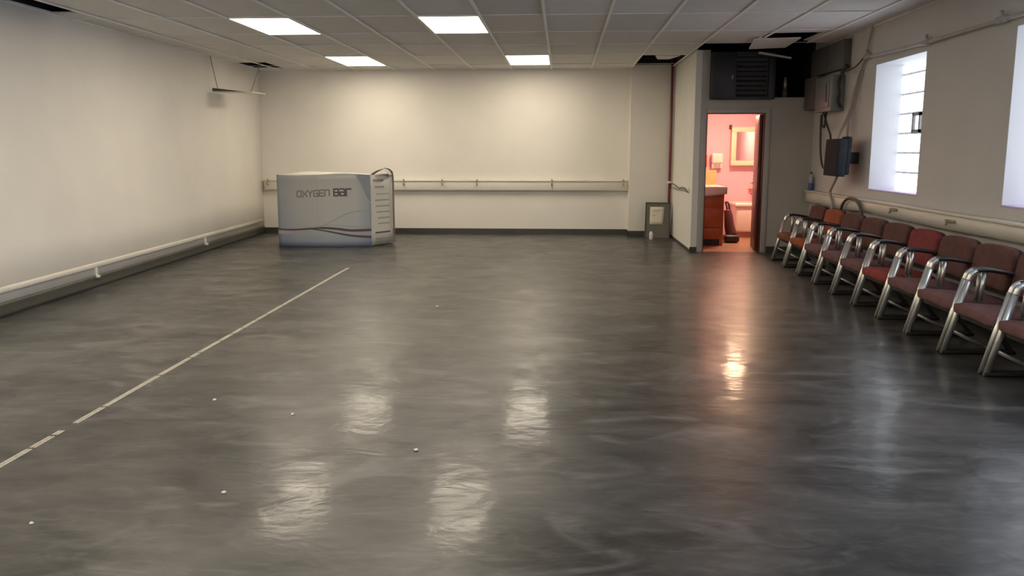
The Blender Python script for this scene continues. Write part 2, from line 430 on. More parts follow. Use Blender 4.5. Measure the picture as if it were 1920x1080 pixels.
mb.box(-5.47, -5.44, YF, YB, ZC+0.03, ZD); mb.box(-5.44, 1.17, YB-0.015, YB-0.002, ZC+0.03, ZD); mb.box(1.15, 1.92, 15.04, 15.055, ZC+0.03, ZD); mb.box(1.90, 1.911, YW, 15.04, ZC+0.03, ZD)  # thin sheets darkening the walls above the ceiling as if unlit
for y in (8.5, 9.6, 11.1, 12.3, 13.6, 14.8): mb.box(-6.0, 4.4, y-0.06, y+0.06, ZD-0.22, ZD)
struct(mb.build('ceiling_deck', M['dark_void']), 'dark deck seen through the ceiling holes')

# lamps in the ceiling
LBL = ['lit square-edged ceiling panel, nearer one right of centre', 'lit ceiling panel, nearer one above the dashed floor strip',
       'lit ceiling panel by the back wall, right of the other far panel', 'lit ceiling panel by the back wall, above the printed carton',
       'lit ceiling panel overhead, right of the other one before the frame', 'lit ceiling panel overhead, left of the other one before the frame',
       'lit ceiling panel just ahead of the camera, right one', 'lit ceiling panel just ahead of the camera, left one',
       'lit ceiling panel behind the camera, right one', 'lit ceiling panel behind the camera, left one']
lamp0 = None
for k, (a, b_, c, d) in enumerate(LIGHT_CELLS):
    root = thing('ceiling_light', LBL[k], 'ceiling light', ((a+b_)/2, (c+d)/2, ZC-0.012), 'lit ceiling panels')
    mb = MB(); g = 0.022
    mb.box(a, b_, c, c+g, ZC-0.012, ZC+0.05); mb.box(a, b_, d-g, d, ZC-0.012, ZC+0.05)
    mb.box(a, a+g, c+g, d-g, ZC-0.012, ZC+0.05); mb.box(b_-g, b_, c+g, d-g, ZC-0.012, ZC+0.05)
    mb.build('frame', M['light_frame'], root)
    mb = MB(); mb.box(a, b_, c, d, ZC+0.052, ZC+0.10); mb.build('housing', M['light_frame'], root)
    mb = MB(); mb.box(a+g, b_-g, c+g, d-g, ZC-0.008, ZC+0.03); mb.build('diffuser', M['light'], root)

# ------------------------------------------------------------------ washroom block at the right rear
mb = MB()
mb.box(1.92, 2.09, YW, YW+0.12, 0, ZC); mb.box(2.09, 2.115, YW, YW+0.12, 2.03, ZC)
mb.box(2.93, XR, YW, YW+0.12, 0, 2.03); mb.box(2.115, XR, YW, YW+0.12, 2.03, 2.219)
mb.box(3.025, XR, YW, YW+0.12, 2.219, 2.25)
struct(mb.build('wall_washroom', M['grey_wall']), 'grey front wall of the washroom with a lit doorway')
mb = MB(); mb.box(1.912, 2.0, YW-0.0005, 15.06, 0, ZC)
struct(mb.build('wall_partition', M['wall']), 'cream side of the washroom partition')
# inside
HW = 2.19
mb = MB(); mb.box(2.0, 2.02, YW+0.12, 15.5, 0, HW); struct(mb.build('wall_washroom_left', M['pink']), 'pink washroom wall beside the vanity')
mb = MB(); mb.box(2.0, XR, 15.5, 15.6, 0, HW); struct(mb.build('wall_washroom_back', M['pink']), 'pink washroom wall behind the mirror cabinet')
mb = MB(); mb.box(XR-0.07, XR-0.002, YW+0.131, 15.5, 0, HW); struct(mb.build('wall_washroom_right', M['pink']))
mb = MB(); mb.box(2.02, 2.088, YW+0.12, YW+0.13, 0, 2.035); mb.box(2.935, XR, YW+0.12, YW+0.13, 0, 2.035); mb.box(2.02, XR, YW+0.12, YW+0.13, 2.035, HW)
struct(mb.build('wall_washroom_front', M['pink']))
mb = MB(); mb.box(2.0, XR-0.001, YW+0.121, 15.6, HW, HW+0.012, mi=0); mb.box(2.0, XR-0.001, YW+0.121, 15.6, HW+0.013, HW+0.028, mi=1)
struct(mb.build('ceiling_washroom', [M['pink'], M['dark_void']]))
mb = MB(); mb.box(1.92, 4.6, 15.6, 15.8, 2.25, ZD); mb.box(XR-0.03, XR-0.002, YW+0.1, 15.6, 2.25, ZD); mb.box(1.95, 2.0, YW+0.1, 15.6, ZC, ZD)
struct(mb.build('wall_void', M['dark_void']), 'dark void above the washroom')

# door and casing
mb = MB()
for x0, x1 in ((2.015, 2.09), (2.93, 3.005)): mb.box(x0, x1, YW-0.014, YW+0.02, 0, 2.10, bev=0.004)
mb.box(2.0905, 2.9295, YW-0.014, YW+0.02, 2.03, 2.10, bev=0.004)
struct(mb.build('trim_1', mat('grey_casing', (0.50, 0.46, 0.42), 0.45, var=0.06)), 'grey casing round the washroom doorway')
mb = MB(); t = 0.012
mb.box(2.09, 2.09+t, YW-0.006, YW+0.125, 0, 2.03); mb.box(2.93-t, 2.93, YW-0.006, YW+0.125, 0, 2.03); mb.box(2.09, 2.93, YW-0.006, YW+0.125, 2.03-t, 2.03)
struct(mb.build('trim_2', M['door_brown']), 'red brown lining of the washroom doorway')
droot = bpy.data.objects.new('door_1', None); COL.objects.link(droot); droot.location = (2.915, YW+0.10, 0)
struct(droot, 'red brown door standing open inside the washroom')
mb = MB(); mb.box(-0.04, 0, 0.0, 0.80, 0.012, 2.015, bev=0.003)
sl = mb.build('leaf', M['door_brown']); sl.parent = droot
mb = MB(); mb.tube([(-0.04, 0.73, 1.0), (-0.085, 0.73, 1.0)], 0.011); mb.tube([(-0.085, 0.735, 1.0), (-0.085, 0.63, 1.0)], 0.009)
mb.tube([(0, 0.73, 1.0), (0.045, 0.73, 1.0)], 0.011); mb.tube([(0.045, 0.735, 1.0), (0.045, 0.63, 1.0)], 0.009)
h = mb.build('door_handle', M['chrome']); h.parent = sl
droot.rotation_euler = (0, 0, math.radians(-8.0))

# washroom fittings
v = thing('vanity_cabinet', 'orange wood vanity with white bowl top in washroom doorway', 'vanity', (2.29, 13.95, 0))
mb = MB(); mb.box(2.035, 2.555, 13.62, 14.4, 0.10, 0.82, bev=0.004)
mb.box(2.035, 2.50, 13.68, 14.4, 0.0, 0.10, mi=1)
mb.box(2.50, 2.555, 13.62, 13.70, 0.0, 0.10); mb.build('body', [M['wood_orange'], M['vac_dark']], v)
for z0, z1, nm in ((0.62, 0.76, 'drawer'), (0.30, 0.59, 'door'), (0.13, 0.27, 'drawer')):
    mb = MB(); mb.box(2.06, 2.52, 13.60, 13.622, z0, z1, bev=0.006)
    mb.box(2.10, 2.48, 13.594, 13.603, z0+0.03, z1-0.03, bev=0.003)
    f = mb.build(nm, M['wood_orange'], v)
mb = MB()
mb.sheet(lambda u, w_: (2.035+u*0.555, 13.585-0.03*math.sin(PI*u), 0.93-w_*(0.11+0.06*(1-u))), 12, 4, 0.06, (0, -1, 0))
mb.box(2.035, 2.59, 13.58, 14.42, 0.865, 0.93, bev=0.012)
mb.build('basin_top', M['porcelain'], v)
mb = MB(); mb.tube(smooth_path([(2.10, 14.0, 0.93), (2.10, 14.0, 1.03), (2.16, 14.0, 1.06), (2.22, 14.0, 1.03)], 5), 0.012); mb.build('faucet', M['chrome'], v)
mb = MB(); mb.box(2.03, 2.56, 14.421, 14.44, 0.0, 1.17, bev=0.003)
tag(mb.build('backsplash_board', M['tan_board']), 'tan board standing behind the vanity top', 'board')
d = thing('paper_dispenser', 'white paper dispenser on pink wall left of the mirror', 'dispenser', (2.74, 15.45, 1.2))
mb = MB(); mb.box(2.64, 2.84, 15.37, 15.502, 1.27, 1.45, bev=0.03, seg=3); mb.box(2.65, 2.83, 15.40, 15.50, 1.18, 1.27, bev=0.008); mb.build('housing', M['porcelain'], d)
mb = MB(); mb.box(2.68, 2.80, 15.385, 15.392, 1.19, 1.29); mb.build('paper_slot', M['ink'], d)
mb = MB(); mb.box(2.50, 2.57, 15.43, 15.502, 1.20, 1.42, bev=0.02); tag(mb.build('soap_dispenser', M['wood_orange']), 'small brown soap dispenser left of the white paper dispenser', 'dispenser')
c = thing('mirror_cabinet', 'cream framed mirror cabinet hung on the pink washroom wall', 'mirror cabinet', (3.22, 15.4, 1.24))
mb = MB(); mb.box(2.98, 3.48, 15.38, 15.50, 1.235, 1.905, bev=0.004); mb.build('case', M['cream_frame'], c)
mb = MB(); fr = 0.085
mb.box(2.97, 3.49, 15.355, 15.38, 1.235, 1.235+fr, bev=0.004); mb.box(2.97, 3.49, 15.355, 15.38, 1.905-fr, 1.905, bev=0.004)
mb.box(2.97, 2.97+fr, 15.355, 15.38, 1.235+fr, 1.905-fr, bev=0.004); mb.box(3.49-fr, 3.49, 15.355, 15.38, 1.235+fr, 1.905-fr, bev=0.004)
mb.build('frame', M['cream_frame'], c)
mb = MB(); mb.box(2.97+fr, 3.49-fr, 15.372, 15.379, 1.235+fr, 1.905-fr); mb.build('mirror', M['mirror'], c)
mb = MB(); mb.box(2.945, 2.99, 15.46, 15.499, 1.87, 1.95, bev=0.01); tag(mb.build('wall_hook', M['vac_dark']), 'small dark hook at the top left corner of the mirror cabinet', 'hook')
t = thing('bathtub', 'white tub along the pink back wall of the washroom', 'bathtub', (3.27, 15.15, 0))
mb = MB(); mb.box(3.0, 3.545, 14.86, 15.49, 0.10, 0.56, bev=0.03, seg=3); mb.build('tub_body', M['porcelain'], t)
mb = MB(); mb.box(2.975, 3.548, 14.83, 15.495, 0.53, 0.60, bev=0.025, seg=3); mb.build('rim', M['porcelain'], t)
mb = MB(); mb.box(3.03, 3.545, 14.90, 15.49, 0.0, 0.11); mb.build('plinth', M['bath_floor'], t)
mb = MB(); mb.tube([(3.36, 15.495, 0.78), (3.36, 15.40, 0.78)], 0.016); mb.tube([(3.36, 15.40, 0.785), (3.36, 15.40, 0.72)], 0.014); mb.box(3.31, 3.41, 15.43, 15.46, 0.80, 0.825, bev=0.006)
mb.build('tap', M['wood_orange'], t)
va = thing('vacuum_cleaner', 'dark maroon upright vacuum cleaner standing on washroom floor', 'vacuum cleaner', (2.78, 14.1, 0))
mb = MB(); mb.box(2.66, 2.90, 13.98, 14.24, 0.01, 0.13, bev=0.04, seg=3); mb.build('floor_head', M['vac_dark'], va)
mb = MB(); mb.tube(smooth_path([(2.80, 14.16, 0.10), (2.765, 14.20, 0.26), (2.75, 14.23, 0.42), (2.735, 14.26, 0.52)], 4), 0.095, 14, r2=0.06); mb.build('body', M['vac'], va)
mb = MB(); mb.tube(smooth_path([(2.735, 14.25, 0.50), (2.715, 14.27, 0.60), (2.70, 14.27, 0.645), (2.73, 14.24, 0.65), (2.755, 14.22, 0.58), (2.765, 14.21, 0.44)], 5), 0.014); mb.build('handle', M['vac'], va)
wl = thing('ceiling_lamp', 'warm round lamp under the washroom ceiling behind the door head', 'lamp', (2.95, 14.2, 2.15))
mb = MB(); mb.lathe([(0.10, 2.188), (0.10, 2.165), (0.06, 2.16)], 2.95, 14.2, 24); mb.build('base', M['white'], wl)
mb = MB(); mb.lathe([(0.06, 2.158), (0.10, 2.15), (0.12, 2.135), (0.11, 2.118), (0.06, 2.108), (0.002, 2.105)], 2.95, 14.2, 24); mb.build('globe', M['bulb'], wl)

# heater / air unit over the door
u = thing('air_unit', 'dark louvered air unit set in the gap above the washroom door', 'air unit', (2.55, YW, 2.22))
mb = MB(); mb.box(2.12, 2.47, 12.60, 13.3, 2.222, 2.88, bev=0.006); mb.box(2.47, 3.02, 12.66, 13.3, 2.222, 2.88)
mb.box(2.93, 3.02, 12.60, 13.0, 2.222, 2.80, bev=0.006); mb.box(2.47, 2.93, 12.60, 12.66, 2.222, 2.245); mb.box(2.47, 2.93, 12.60, 12.66, 2.85, 2.88)
mb.build('casing', M['unit_dark'], u)
for k in range(9):
    mb = MB(); z = 2.275+k*0.066
    xf = Matrix.Translation((2.69, 12.63, z)) @ Matrix.Rotation(math.radians(28 + (6 if k % 3 == 0 else -3)), 4, 'X')
    mb.box(-0.215, 0.205, -0.026, 0.026, -0.004, 0.004, xf=xf); mb.build('slat', M['slat'], u)
mb = MB(); mb.box(2.40, 2.425, 12.592, 12.602, 2.50, 2.56, bev=0.003); mb.build('latch', M['panel_grey'], u)
p = thing('pipe_stub', 'short shiny pipe stub standing on the wall top beside the air unit', 'pipe', (3.2, 12.8, 2.255))
mb = MB(); mb.tube([(3.2, 12.78, 2.255), (3.2, 12.78, 2.37)], 0.04); mb.build('base', M['panel_brown'], p)
mb = MB(); mb.tube([(3.2, 12.78, 2.37), (3.2, 12.78, 2.54)], 0.026); mb.tube([(3.2, 12.78, 2.43), (3.2, 12.78, 2.46)], 0.032); mb.build('tube', M['chrome'], p)
def slab(name, label, cat, corners, t, m):
    mb = MB(); A, B, C_, D = [Vector(q) for q in corners]
    n = (B-A).cross(D-A).normalized()
    mb.sheet(lambda a, b_: (A*(1-a)+B*a)*(1-b_)+(D*(1-a)+C_*a)*b_, 2, 2, t, n, smooth=False)
    return tag(mb.build(name, m), label, cat)
slab('ceiling_tile', 'loose ceiling tile drooping into the dark gap above the air unit', 'ceiling tile',
     [(2.43, 11.36, 2.905), (3.01, 11.34, 2.915), (2.98, 11.98, 2.875), (2.50, 12.00, 2.86)], 0.016, M['tile'][1])
slab('ceiling_tile', 'pale strip of broken tile hanging under the loose drooping tile', 'ceiling tile',
     [(2.70, 12.25, 2.84), (3.16, 12.32, 2.77), (3.16, 12.38, 2.765), (2.70, 12.33, 2.835)], 0.014, M['tile'][2])
slab('ceiling_tile', 'broken tile piece tilted in the ceiling hole beside red pipe', 'ceiling tile',
     [(1.40, 13.46, 2.935), (1.78, 13.46, 2.935), (1.70, 14.2, 2.96), (1.50, 14.1, 2.95)], 0.014, M['tile'][1])
mb = MB(); mb.lathe([(0.004, 2.90), (0.022, 2.902), (0.024, 2.912), (0.014, 2.93), (0.014, 2.95)], 2.50, 11.33, 14)
tag(mb.build('sprinkler_head', M['white']), 'tiny white fitting at the corner of the ceiling hole by the air unit', 'sprinkler')

# ------------------------------------------------------------------ trim along the walls
mb = MB()
mb.sheet(lambda a, b_: (left_x(YF+a*(YB-YF), 0.06)+0.008+0.018*(1-b_)**2, YF+a*(YB-YF), b_*0.125), 30, 4, 0.02, (1, 0, 0))
struct(mb.build('baseboard_left', M['cove']), 'dark cove base along the left wall')
mb = MB(); mb.box(-5.5, 1.17, YB-0.014, YB, 0, 0.095); mb.box(1.16, 1.905, 15.046, 15.06, 0, 0.095); mb.box(1.157, 1.17, 15.046, YB, 0, 0.095)
struct(mb.build('baseboard_back', M['cove']), 'dark base along the back wall')
mb = MB(); mb.box(1.90, 1.912, YW-0.012, 15.05, 0, 0.035); mb.box(1.90, 2.0, YW-0.013, YW, 0, 0.075); mb.box(3.02, XR, YW-0.013, YW, 0, 0.09)
mb.box(XR-0.013, XR, YF, YW, 0, 0.10)
struct(mb.build('baseboard_right', M['cove']), 'dark base along the right wall and washroom front')

r = thing('wall_rail', 'long cream hook rail across the back wall behind the carton', 'rail', (-2.1, 15.37, 0.78))
mb = MB(); mb.box(-5.44, 1.165, 15.30, YB-0.001, 0.785, 0.965, bev=0.012); mb.box(-5.44, 1.165, 15.285, YB-0.02, 0.945, 0.975, bev=0.008); mb.build('board', M['rail'], r)
M['hook'] = mat('painted_hook', (0.33, 0.29, 0.23), 0.5)
for x in (-5.36, -2.86, -2.16, -1.53, -0.19, 1.08):
    mb = MB(); mb.tube(smooth_path([(x, 15.288, 0.955), (x, 15.25, 0.945), (x, 15.235, 0.91), (x, 15.255, 0.885), (x, 15.295, 0.88)], 4), 0.011, 8)
    mb.tube([(x, 15.27, 0.95), (x, 15.262, 0.99)], 0.013, 8); mb.build('hook', M['hook'], r)
r = thing('wall_rail', 'short broken cream rail on the partition side above the grey board', 'rail', (1.9, 14.1, 0.86))
mb = MB(); mb.sheet(lambda a, b_: (1.89, 12.95+a*2.09, 0.86+b_*0.085+0.02*math.sin(a*7)*(1-a)), 14, 1, 0.022, (-1, 0, 0)); mb.build('board', M['rail'], r)
mb = MB(); mb.tube(smooth_path([(1.875, 12.95, 0.875), (1.87, 13.3, 0.93), (1.872, 13.9, 0.90), (1.874, 14.5, 0.94), (1.878, 15.0, 0.93)], 6), 0.007, 6); mb.build('wire', M['cable'], r)
r = thing('wall_shelf_rail', 'cream ledge board along the right wall behind the chairs', 'rail', (3.58, 9, 0.76))
def ledge(a, b_):
    y = 12.70 - a*(12.70-2.0)
    zt = 0.925-0.001*(12.7-y); zb = 0.775+0.02*math.sin(y*2.1)*(1 if y > 10 else 0.2)
    if y > 12.0: zb -= 0.035*min(1, (y-12.0)/0.3)
    return (3.535, y, zb + b_*(zt-zb))
mb = MB(); mb.sheet(ledge, 60, 2, 0.082, (-1, 0, 0)); mb.box(3.515, XR-0.001, 2.0, 12.70, 0.905, 0.93, bev=0.005); mb.build('board', M['rail'], r)
for y, z in ((9.28, 0.87), (7.93, 0.855)):
    mb = MB(); mb.box(3.51, 3.537, y-0.09, y+0.09, z-0.012, z+0.012, bev=0.006, xf=None); mb.tube([(3.52, y+0.05, z), (3.48, y-0.02, z-0.03)], 0.012, 8); mb.build('bracket', M['hook'], r)

# left wall pipe with brackets
r = thing('wall_pipe', 'white pipe running low along the left wall on brackets', 'pipe', (-5.2, 9, 0.22))
def pipe_x(y): return left_x(y, 0.235)+0.016
mb = MB(); mb.tube([(pipe_x(YF+0.02)+0.0, YF+0.02, 0.235)] + [(pipe_x(y), y, 0.235) for y in (2, 7, 12)] + [(pipe_x(15.2), 15.2, 0.238)], 0.03, 14, flat=(0.014, 0.031)); mb.build('pipe', M['rail'], r)
for y in (4.2, 9.03, 12.35):
    x = pipe_x(y)
    mb = MB(); mb.box(x-0.02, x+0.012, y-0.022, y+0.022, 0.12, 0.21, bev=0.004); mb.box(x-0.02, x+0.036, y-0.03, y+0.03, 0.095, 0.125, bev=0.006); mb.build('bracket', M['rail'], r)

# ------------------------------------------------------------------ dashed strip on the floor
mb = MB()
breaks = [2.9, 3.944, 4.139, 4.232, 4.337, 4.649, 5.359, 5.855, 6.008, 6.41, 6.667, 6.905, 7.246, 7.524, 7.98, 10.69]
def strip_x(y): return -2.655 - 0.0115*(y-3.2)
for i in range(len(breaks)-1):
    a, b_ = breaks[i], breaks[i+1]
    if abs(a-4.232) < 1e-3: continue
    g = 0.012
    for s0, s1 in ((-0.017, -0.002), (0.002, 0.017)):
        A = (strip_x(a)+s0, a+g, 0.0); B = (strip_x(a)+s1, a+g, 0.0); C_ = (strip_x(b_)+s1, b_-g, 0.0); D = (strip_x(b_)+s0, b_-g, 0.0)
        t = 0.003; up = lambda q: (q[0], q[1], t)
        mb._new([A, B, C_, D, up(A), up(B), up(C_), up(D)], [(0,3,2,1),(4,5,6,7),(0,1,5,4),(1,2,6,5),(2,3,7,6),(3,0,4,7)])
tag(mb.build('floor_strip', M['tape']), 'pale worn dashed strip running along the dark floor', 'floor strip')
for x, y, s, l in [(-2.08, 4.82, 1.0, 'white speck right of the floor strip, below its middle'), (-1.52, 4.57, 1.0, 'white speck on floor, up and left of the nearer lamp reflections'),
                (-0.72, 4.03, 1.0, 'white speck on floor between the four lamp reflections'), (-1.47, 3.45, 0.9, 'white speck just left of the lowest left lamp reflection'),
                (-1.19, 7.97, 1.6, 'pale crumb on floor well before the back wall'), (-2.12, 3.10, 0.8, 'white speck near the lower left corner of the floor')]:
    mb = MB(); rr = 0.011*s
    mb.lathe([(rr*0.5, 0.0), (rr, 0.002), (rr*0.9, 0.008*s), (rr*0.3, 0.011*s)], x, y, 7)
    for v_ in mb.bm.verts: v_.co.x += random.uniform(-.003, .003); v_.co.y += random.uniform(-.003, .003)
    tag(mb.build('paper_scrap', M['white']), l, 'scrap', 'white scraps on the floor')

# ------------------------------------------------------------------ printed carton
cx = thing('cardboard_carton', 'large blue-grey printed carton lettered OXYGEN BAR standing before back wall', 'carton', (-3.6, 13.35, 0))
BX0, BX1, BH = -4.455, -3.0, 1.125
def front(u, v, off=0.0):
    top = 0.018*math.sin(PI*u*2.1)*v
    return (BX0+u*(BX1-BX0)+0.012*v*(0.5-u), 13.09+0.11*u-0.075*math.sin(PI*u)*(1-0.3*v)-off, v*BH-top)
def strip(mb, pts, w0, w1, mi, off):
    """ribbon on the front face through (u,v) points"""
    P = smooth_path([(a, b_, 0) for a, b_ in pts], 10); n = len(P)
    L, R = [], []
    for i, p in enumerate(P):
        t = (P[min(i+1, n-1)]-P[max(i-1, 0)]); t = Vector((t.x*1.455, t.y*BH, 0)).normalized()
        nn = Vector((-t.y/1.455, t.x/BH, 0)); w_ = (w0+(w1-w0)*i/(n-1))/2
        a, b_ = p+nn*w_, p-nn*w_
        L.append(front(min(1, max(0, a.x)), min(1, max(0, a.y)), off)); R.append(front(min(1, max(0, b_.x)), min(1, max(0, b_.y)), off))
    for i in range(n-1): mb.quad(R[i], R[i+1], L[i+1], L[i], mi)
mb = MB(); mb.sheet(front, 24, 12, 0.008, (0, -1, 0), mi=0, mi_back=1, uv=True)
strip(mb, [(0.0, 0.245), (0.15, 0.24), (0.35, 0.255), (0.5, 0.262), (0.65, 0.245), (0.8, 0.222), (1.0, 0.232)], 0.022, 0.042, 2, 0.0012)
strip(mb, [(0.35, 0.255), (0.5, 0.225), (0.65, 0.185), (0.8, 0.150), (1.0, 0.130)], 0.016, 0.040, 2, 0.0012)
strip(mb, [(0.55, 0.245), (0.7, 0.210), (0.85, 0.188), (1.0, 0.184)], 0.004, 0.060, 3, 0.0008)
strip(mb, [(0.0, 0.205), (0.15, 0.195), (0.3, 0.215), (0.42, 0.245)], 0.055, 0.010, 3, 0.0008)
strip(mb, [(0.46, 0.27), (0.6, 0.36), (0.75, 0.45), (0.88, 0.49), (1.0, 0.50)], 0.008, 0.016, 4, 0.0008)
strip(mb, [(0.3, 0.27), (0.55, 0.30), (0.8, 0.275), (1.0, 0.268)], 0.006, 0.012, 4, 0.0008)
strip(mb, [(0.84, 1.0), (0.90, 0.86), (0.95, 0.70), (1.0, 0.60)], 0.02, 0.02, 6, 0.0008)
for k in range(8):                      # the blue corner panel of the print
    a = k/8; u0, u1 = 0.86+0.14*a, 0.86+0.14*(a+1/8)
    vb0 = 1.0-0.42*(a**0.75); vb1 = 1.0-0.42*(((a+1/8))**0.75)
    mb.quad(front(u0, vb0, 0.0007), front(u1, vb1, 0.0007), front(u1, 1, 0.0007), front(u0, 1, 0.0007), 5)
strip(mb, [(0.44, 0.0), (0.44, 0.5), (0.435, 1.0)], 0.004, 0.004, 4, 0.0014)
mb.build('front_panel', [M['carton_print'], M['carton_edge'], M['ink_dark'], M['ink_mauve'], M['ink'], M['ink_blue'], M['ink_pale']], cx, fix=False)
# lettering
GL = {'O': [[(0, .15), (0, .85), (.15, 1), (.85, 1), (1, .85), (1, .15), (.85, 0), (.15, 0), (0, .15)]],
      'X': [[(0, 1), (.35, .5), (0, 0)], [(1, 1), (.65, .5), (1, 0)], [(.35, .5), (.65, .5)]],
      'Y': [[(0, 1), (.5, .5), (1, 1)], [(.5, .5), (.5, 0)]],
      'G': [[(1, 1), (.15, 1), (0, .85), (0, .15), (.15, 0), (1, 0), (1, .5), (.55, .5)]],
      'E': [[(1, 1), (.1, 1), (0, .9), (0, .1), (.1, 0), (1, 0)], [(0, .5), (.9, .5)]],
      'N': [[(0, 0), (0, 1), (.85, 1), (1, .85), (1, 0)]],
      'B': [[(0, 0), (0, 1), (.85, 1), (1, .9), (1, .6), (.9, .5), (0, .5)], [(.9, .5), (1, .4), (1, .1), (.85, 0), (0, 0)]],
      'A': [[(.05, 1), (.85, 1), (1, .85), (1, 0), (.12, 0), (0, .1), (0, .42), (.12, .52), (1, .52)]],
      'R': [[(0, 0), (0, .9), (.1, 1), (1, 1)]]}
def letters(word, u0, u1, v0, v1, wst, mi_name, parent):
    mb = MB(); n = len(word); adv = (u1-u0)/n; lw = adv*0.74
    for k, ch in enumerate(word):
        for poly in GL[ch]:
            for (ax, ay), (bx_, by) in zip(poly[:-1], poly[1:]):
                a = Vector(((u0+k*adv+ax*lw)*1.455, (v0+ay*(v1-v0))*BH)); b_ = Vector(((u0+k*adv+bx_*lw)*1.455, (v0+by*(v1-v0))*BH))
                t = (b_-a).normalized(); a = a-t*wst*0.5; b_ = b_+t*wst*0.5; nn = Vector((-t.y, t.x))*wst/2
                q = [a-nn, b_-nn, b_+nn, a+nn]
                f = [front(p_.x/1.455, p_.y/BH, 0.0016) for p_ in q]; g = [front(p_.x/1.455, p_.y/BH, 0.0004) for p_ in q]
                mb._new(f+g, [(0, 1, 2, 3), (7, 6, 5, 4), (0, 4, 5, 1), (1, 5, 6, 2), (2, 6, 7, 3), (3, 7, 4, 0)])
    return mb.build('lettering', mi_name, parent)
letters('OXYGEN', 0.222, 0.585, 0.705, 0.785, 0.019, M['ink_letter'], cx)
letters('BAR', 0.620, 0.815, 0.700, 0.790, 0.023, M['ink_dark'], cx)
# right side panel with its text block
S0, S1 = Vector((-3.0, 13.20, 0)), Vector((-2.745, 13.62, 0))
sn = Vector((S1.y-S0.y, -(S1.x-S0.x), 0)).normalized()
def side(u, v, off=0.0):
    p = S0.lerp(S1, u)+sn*off; return (p.x, p.y, 0.012+v*(BH-0.022-0.004*u))
mb = MB(); mb.sheet(side, 4, 6, 0.008, tuple(sn), mi=0, mi_back=1)
for k, (a, b_, v, h, mi) in enumerate([(.12, .60, .905, .035, 2), (.2, .62, .815, .03, 2), (.25, .85, .72, .015, 2), (.2, .85, .63, .022, 2), (.22, .87, .545, .02, 2),
                                    (.25, .87, .46, .02, 2), (.3, .88, .375, .02, 2), (.3, .88, .295, .018, 2), (.18, .88, .165, .022, 3), (.18, .86, .075, .022, 2)]):
    mb.quad(side(a, v, .0012), side(b_, v, .0012), side(b_, v+h, .0012), side(a, v+h, .0012), mi)
mb.build('side_panel', [M['carton_white'], M['carton_edge'], M['ink'], M['ink_dark']], cx, fix=False)
mb = MB()
mb.sheet(lambda u, v: (S1.x+(-4.25-S1.x)*u, S1.y+0.02*u, v*BH), 6, 4, 0.008, (0, 1, 0), mi=0)
mb.sheet(lambda u, v: (-4.25+(BX0+4.25)*u, 13.64+(13.09-13.64)*u, v*(BH-0.002)), 4, 4, 0.008, (-1, 0, 0), mi=0)
mb.build('rear_panels', [M['carton_white'], M['carton_edge']], cx, fix=False)
mb = MB()
mb.sheet(lambda u, v: (BX0+0.05+u*1.42, 13.13+0.09*u+v*0.26, BH-0.006+0.05*v*math.sin(PI*min(1, u*1.15))+0.012*math.sin(u*9)*v), 18, 4, 0.008, (0, 0, 1), mi=0)
mb.build('flap', [M['carton_white']], cx)
mb = MB()
mb.sheet(lambda u, v: (S1.x-0.28+0.29*u+0.0*v, S1.y-0.35+v*0.3+0.1*u, BH-0.005+0.085*math.sin(PI*0.5*min(1, u*1.5))-(0.09*(max(0, u-0.66)/0.34)**2)), 12, 3, 0.009, (0, 0, 1), mi=0)
mb.build('flap', [M['carton_white']], cx)
mb = MB(); P = smooth_path([(S1.x-0.20, S1.y-0.30, BH+0.035), (S1.x-0.11, S1.y-0.2, BH+0.085), (S1.x-0.03, S1.y-0.08, BH+0.06), (S1.x+0.002, S1.y-0.004, BH-0.06), (S1.x+0.004, S1.y-0.004, 0.55), (S1.x+0.006, S1.y-0.004, 0.014)], 6)
for a, b_ in zip(P[:-1], P[1:]):
    for dz in (0,):
        o = Vector((0.022, 0.012, 0.008)); q = [a, b_, b_+o, a+o]; d2 = Vector((0.004, 0.02, 0))
        mb._new(q+[x+d2 for x in q], [(0, 1, 2, 3), (7, 6, 5, 4), (0, 4, 5, 1), (1, 5, 6, 2), (2, 6, 7, 3), (3, 7, 4, 0)])
mb.build('torn_edge', M['carton_edge'], cx)

# ------------------------------------------------------------------ grey board, cup, pipe, hanging panel
g = thing('display_board', 'grey board with a paper sheet leaning in the back right corner', 'board', (1.65, 14.75, 0))
ang = math.radians(-17)
XF = Matrix.Translation((1.635, 14.70, 0.004)) @ Matrix.Rotation(math.radians(-9), 4, 'Z') @ Matrix.Rotation(ang, 4, 'X')
mb = MB(); mb.box(-0.205, 0.205, 0, 0.03, 0, 0.62, xf=XF @ Matrix.Identity(4)); mb.build('panel', M['grey_board'], g)
mb = MB(); e = 0.022
mb.box(-0.215, -0.215+e, -0.006, 0.034, 0, 0.63, xf=XF); mb.box(0.215-e, 0.215, -0.006, 0.034, 0, 0.63, xf=XF); mb.box(-0.215+e, 0.215-e, -0.006, 0.034, 0.63-e, 0.63, xf=XF)
mb.build('frame', M['board_dark'], g)
mb = MB(); mb.sheet(lambda a, b_: tuple(XF @ Vector((-0.135+a*(0.225+0.02*b_)+0.0, -0.003-0.006*math.sin(PI*a), 0.235+b_*0.315))), 5, 5, 0.001, (0, -1, 0)); sh = mb.build('paper_sheet', M['paper'], g)
mb = MB()
for z, a, b_ in ((0.49, -0.07, 0.06), (0.47, -0.09, 0.04), (0.40, -0.09, -0.04), (0.385, -0.09, -0.05)): mb.box(a, b_, -0.013, -0.0115, z, z+0.008, xf=XF)
mb.build('faint_print', M['ink'], sh)
mb = MB(); mb.lathe([(0.026, 0.0), (0.031, 0.006), (0.032, 0.10), (0.024, 0.118), (0.016, 0.122), (0.016, 0.138), (0.012, 0.14)], 1.515, 14.5, 20)
tag(mb.build('small_bottle', M['white']), 'small white bottle on floor before the grey board', 'bottle')
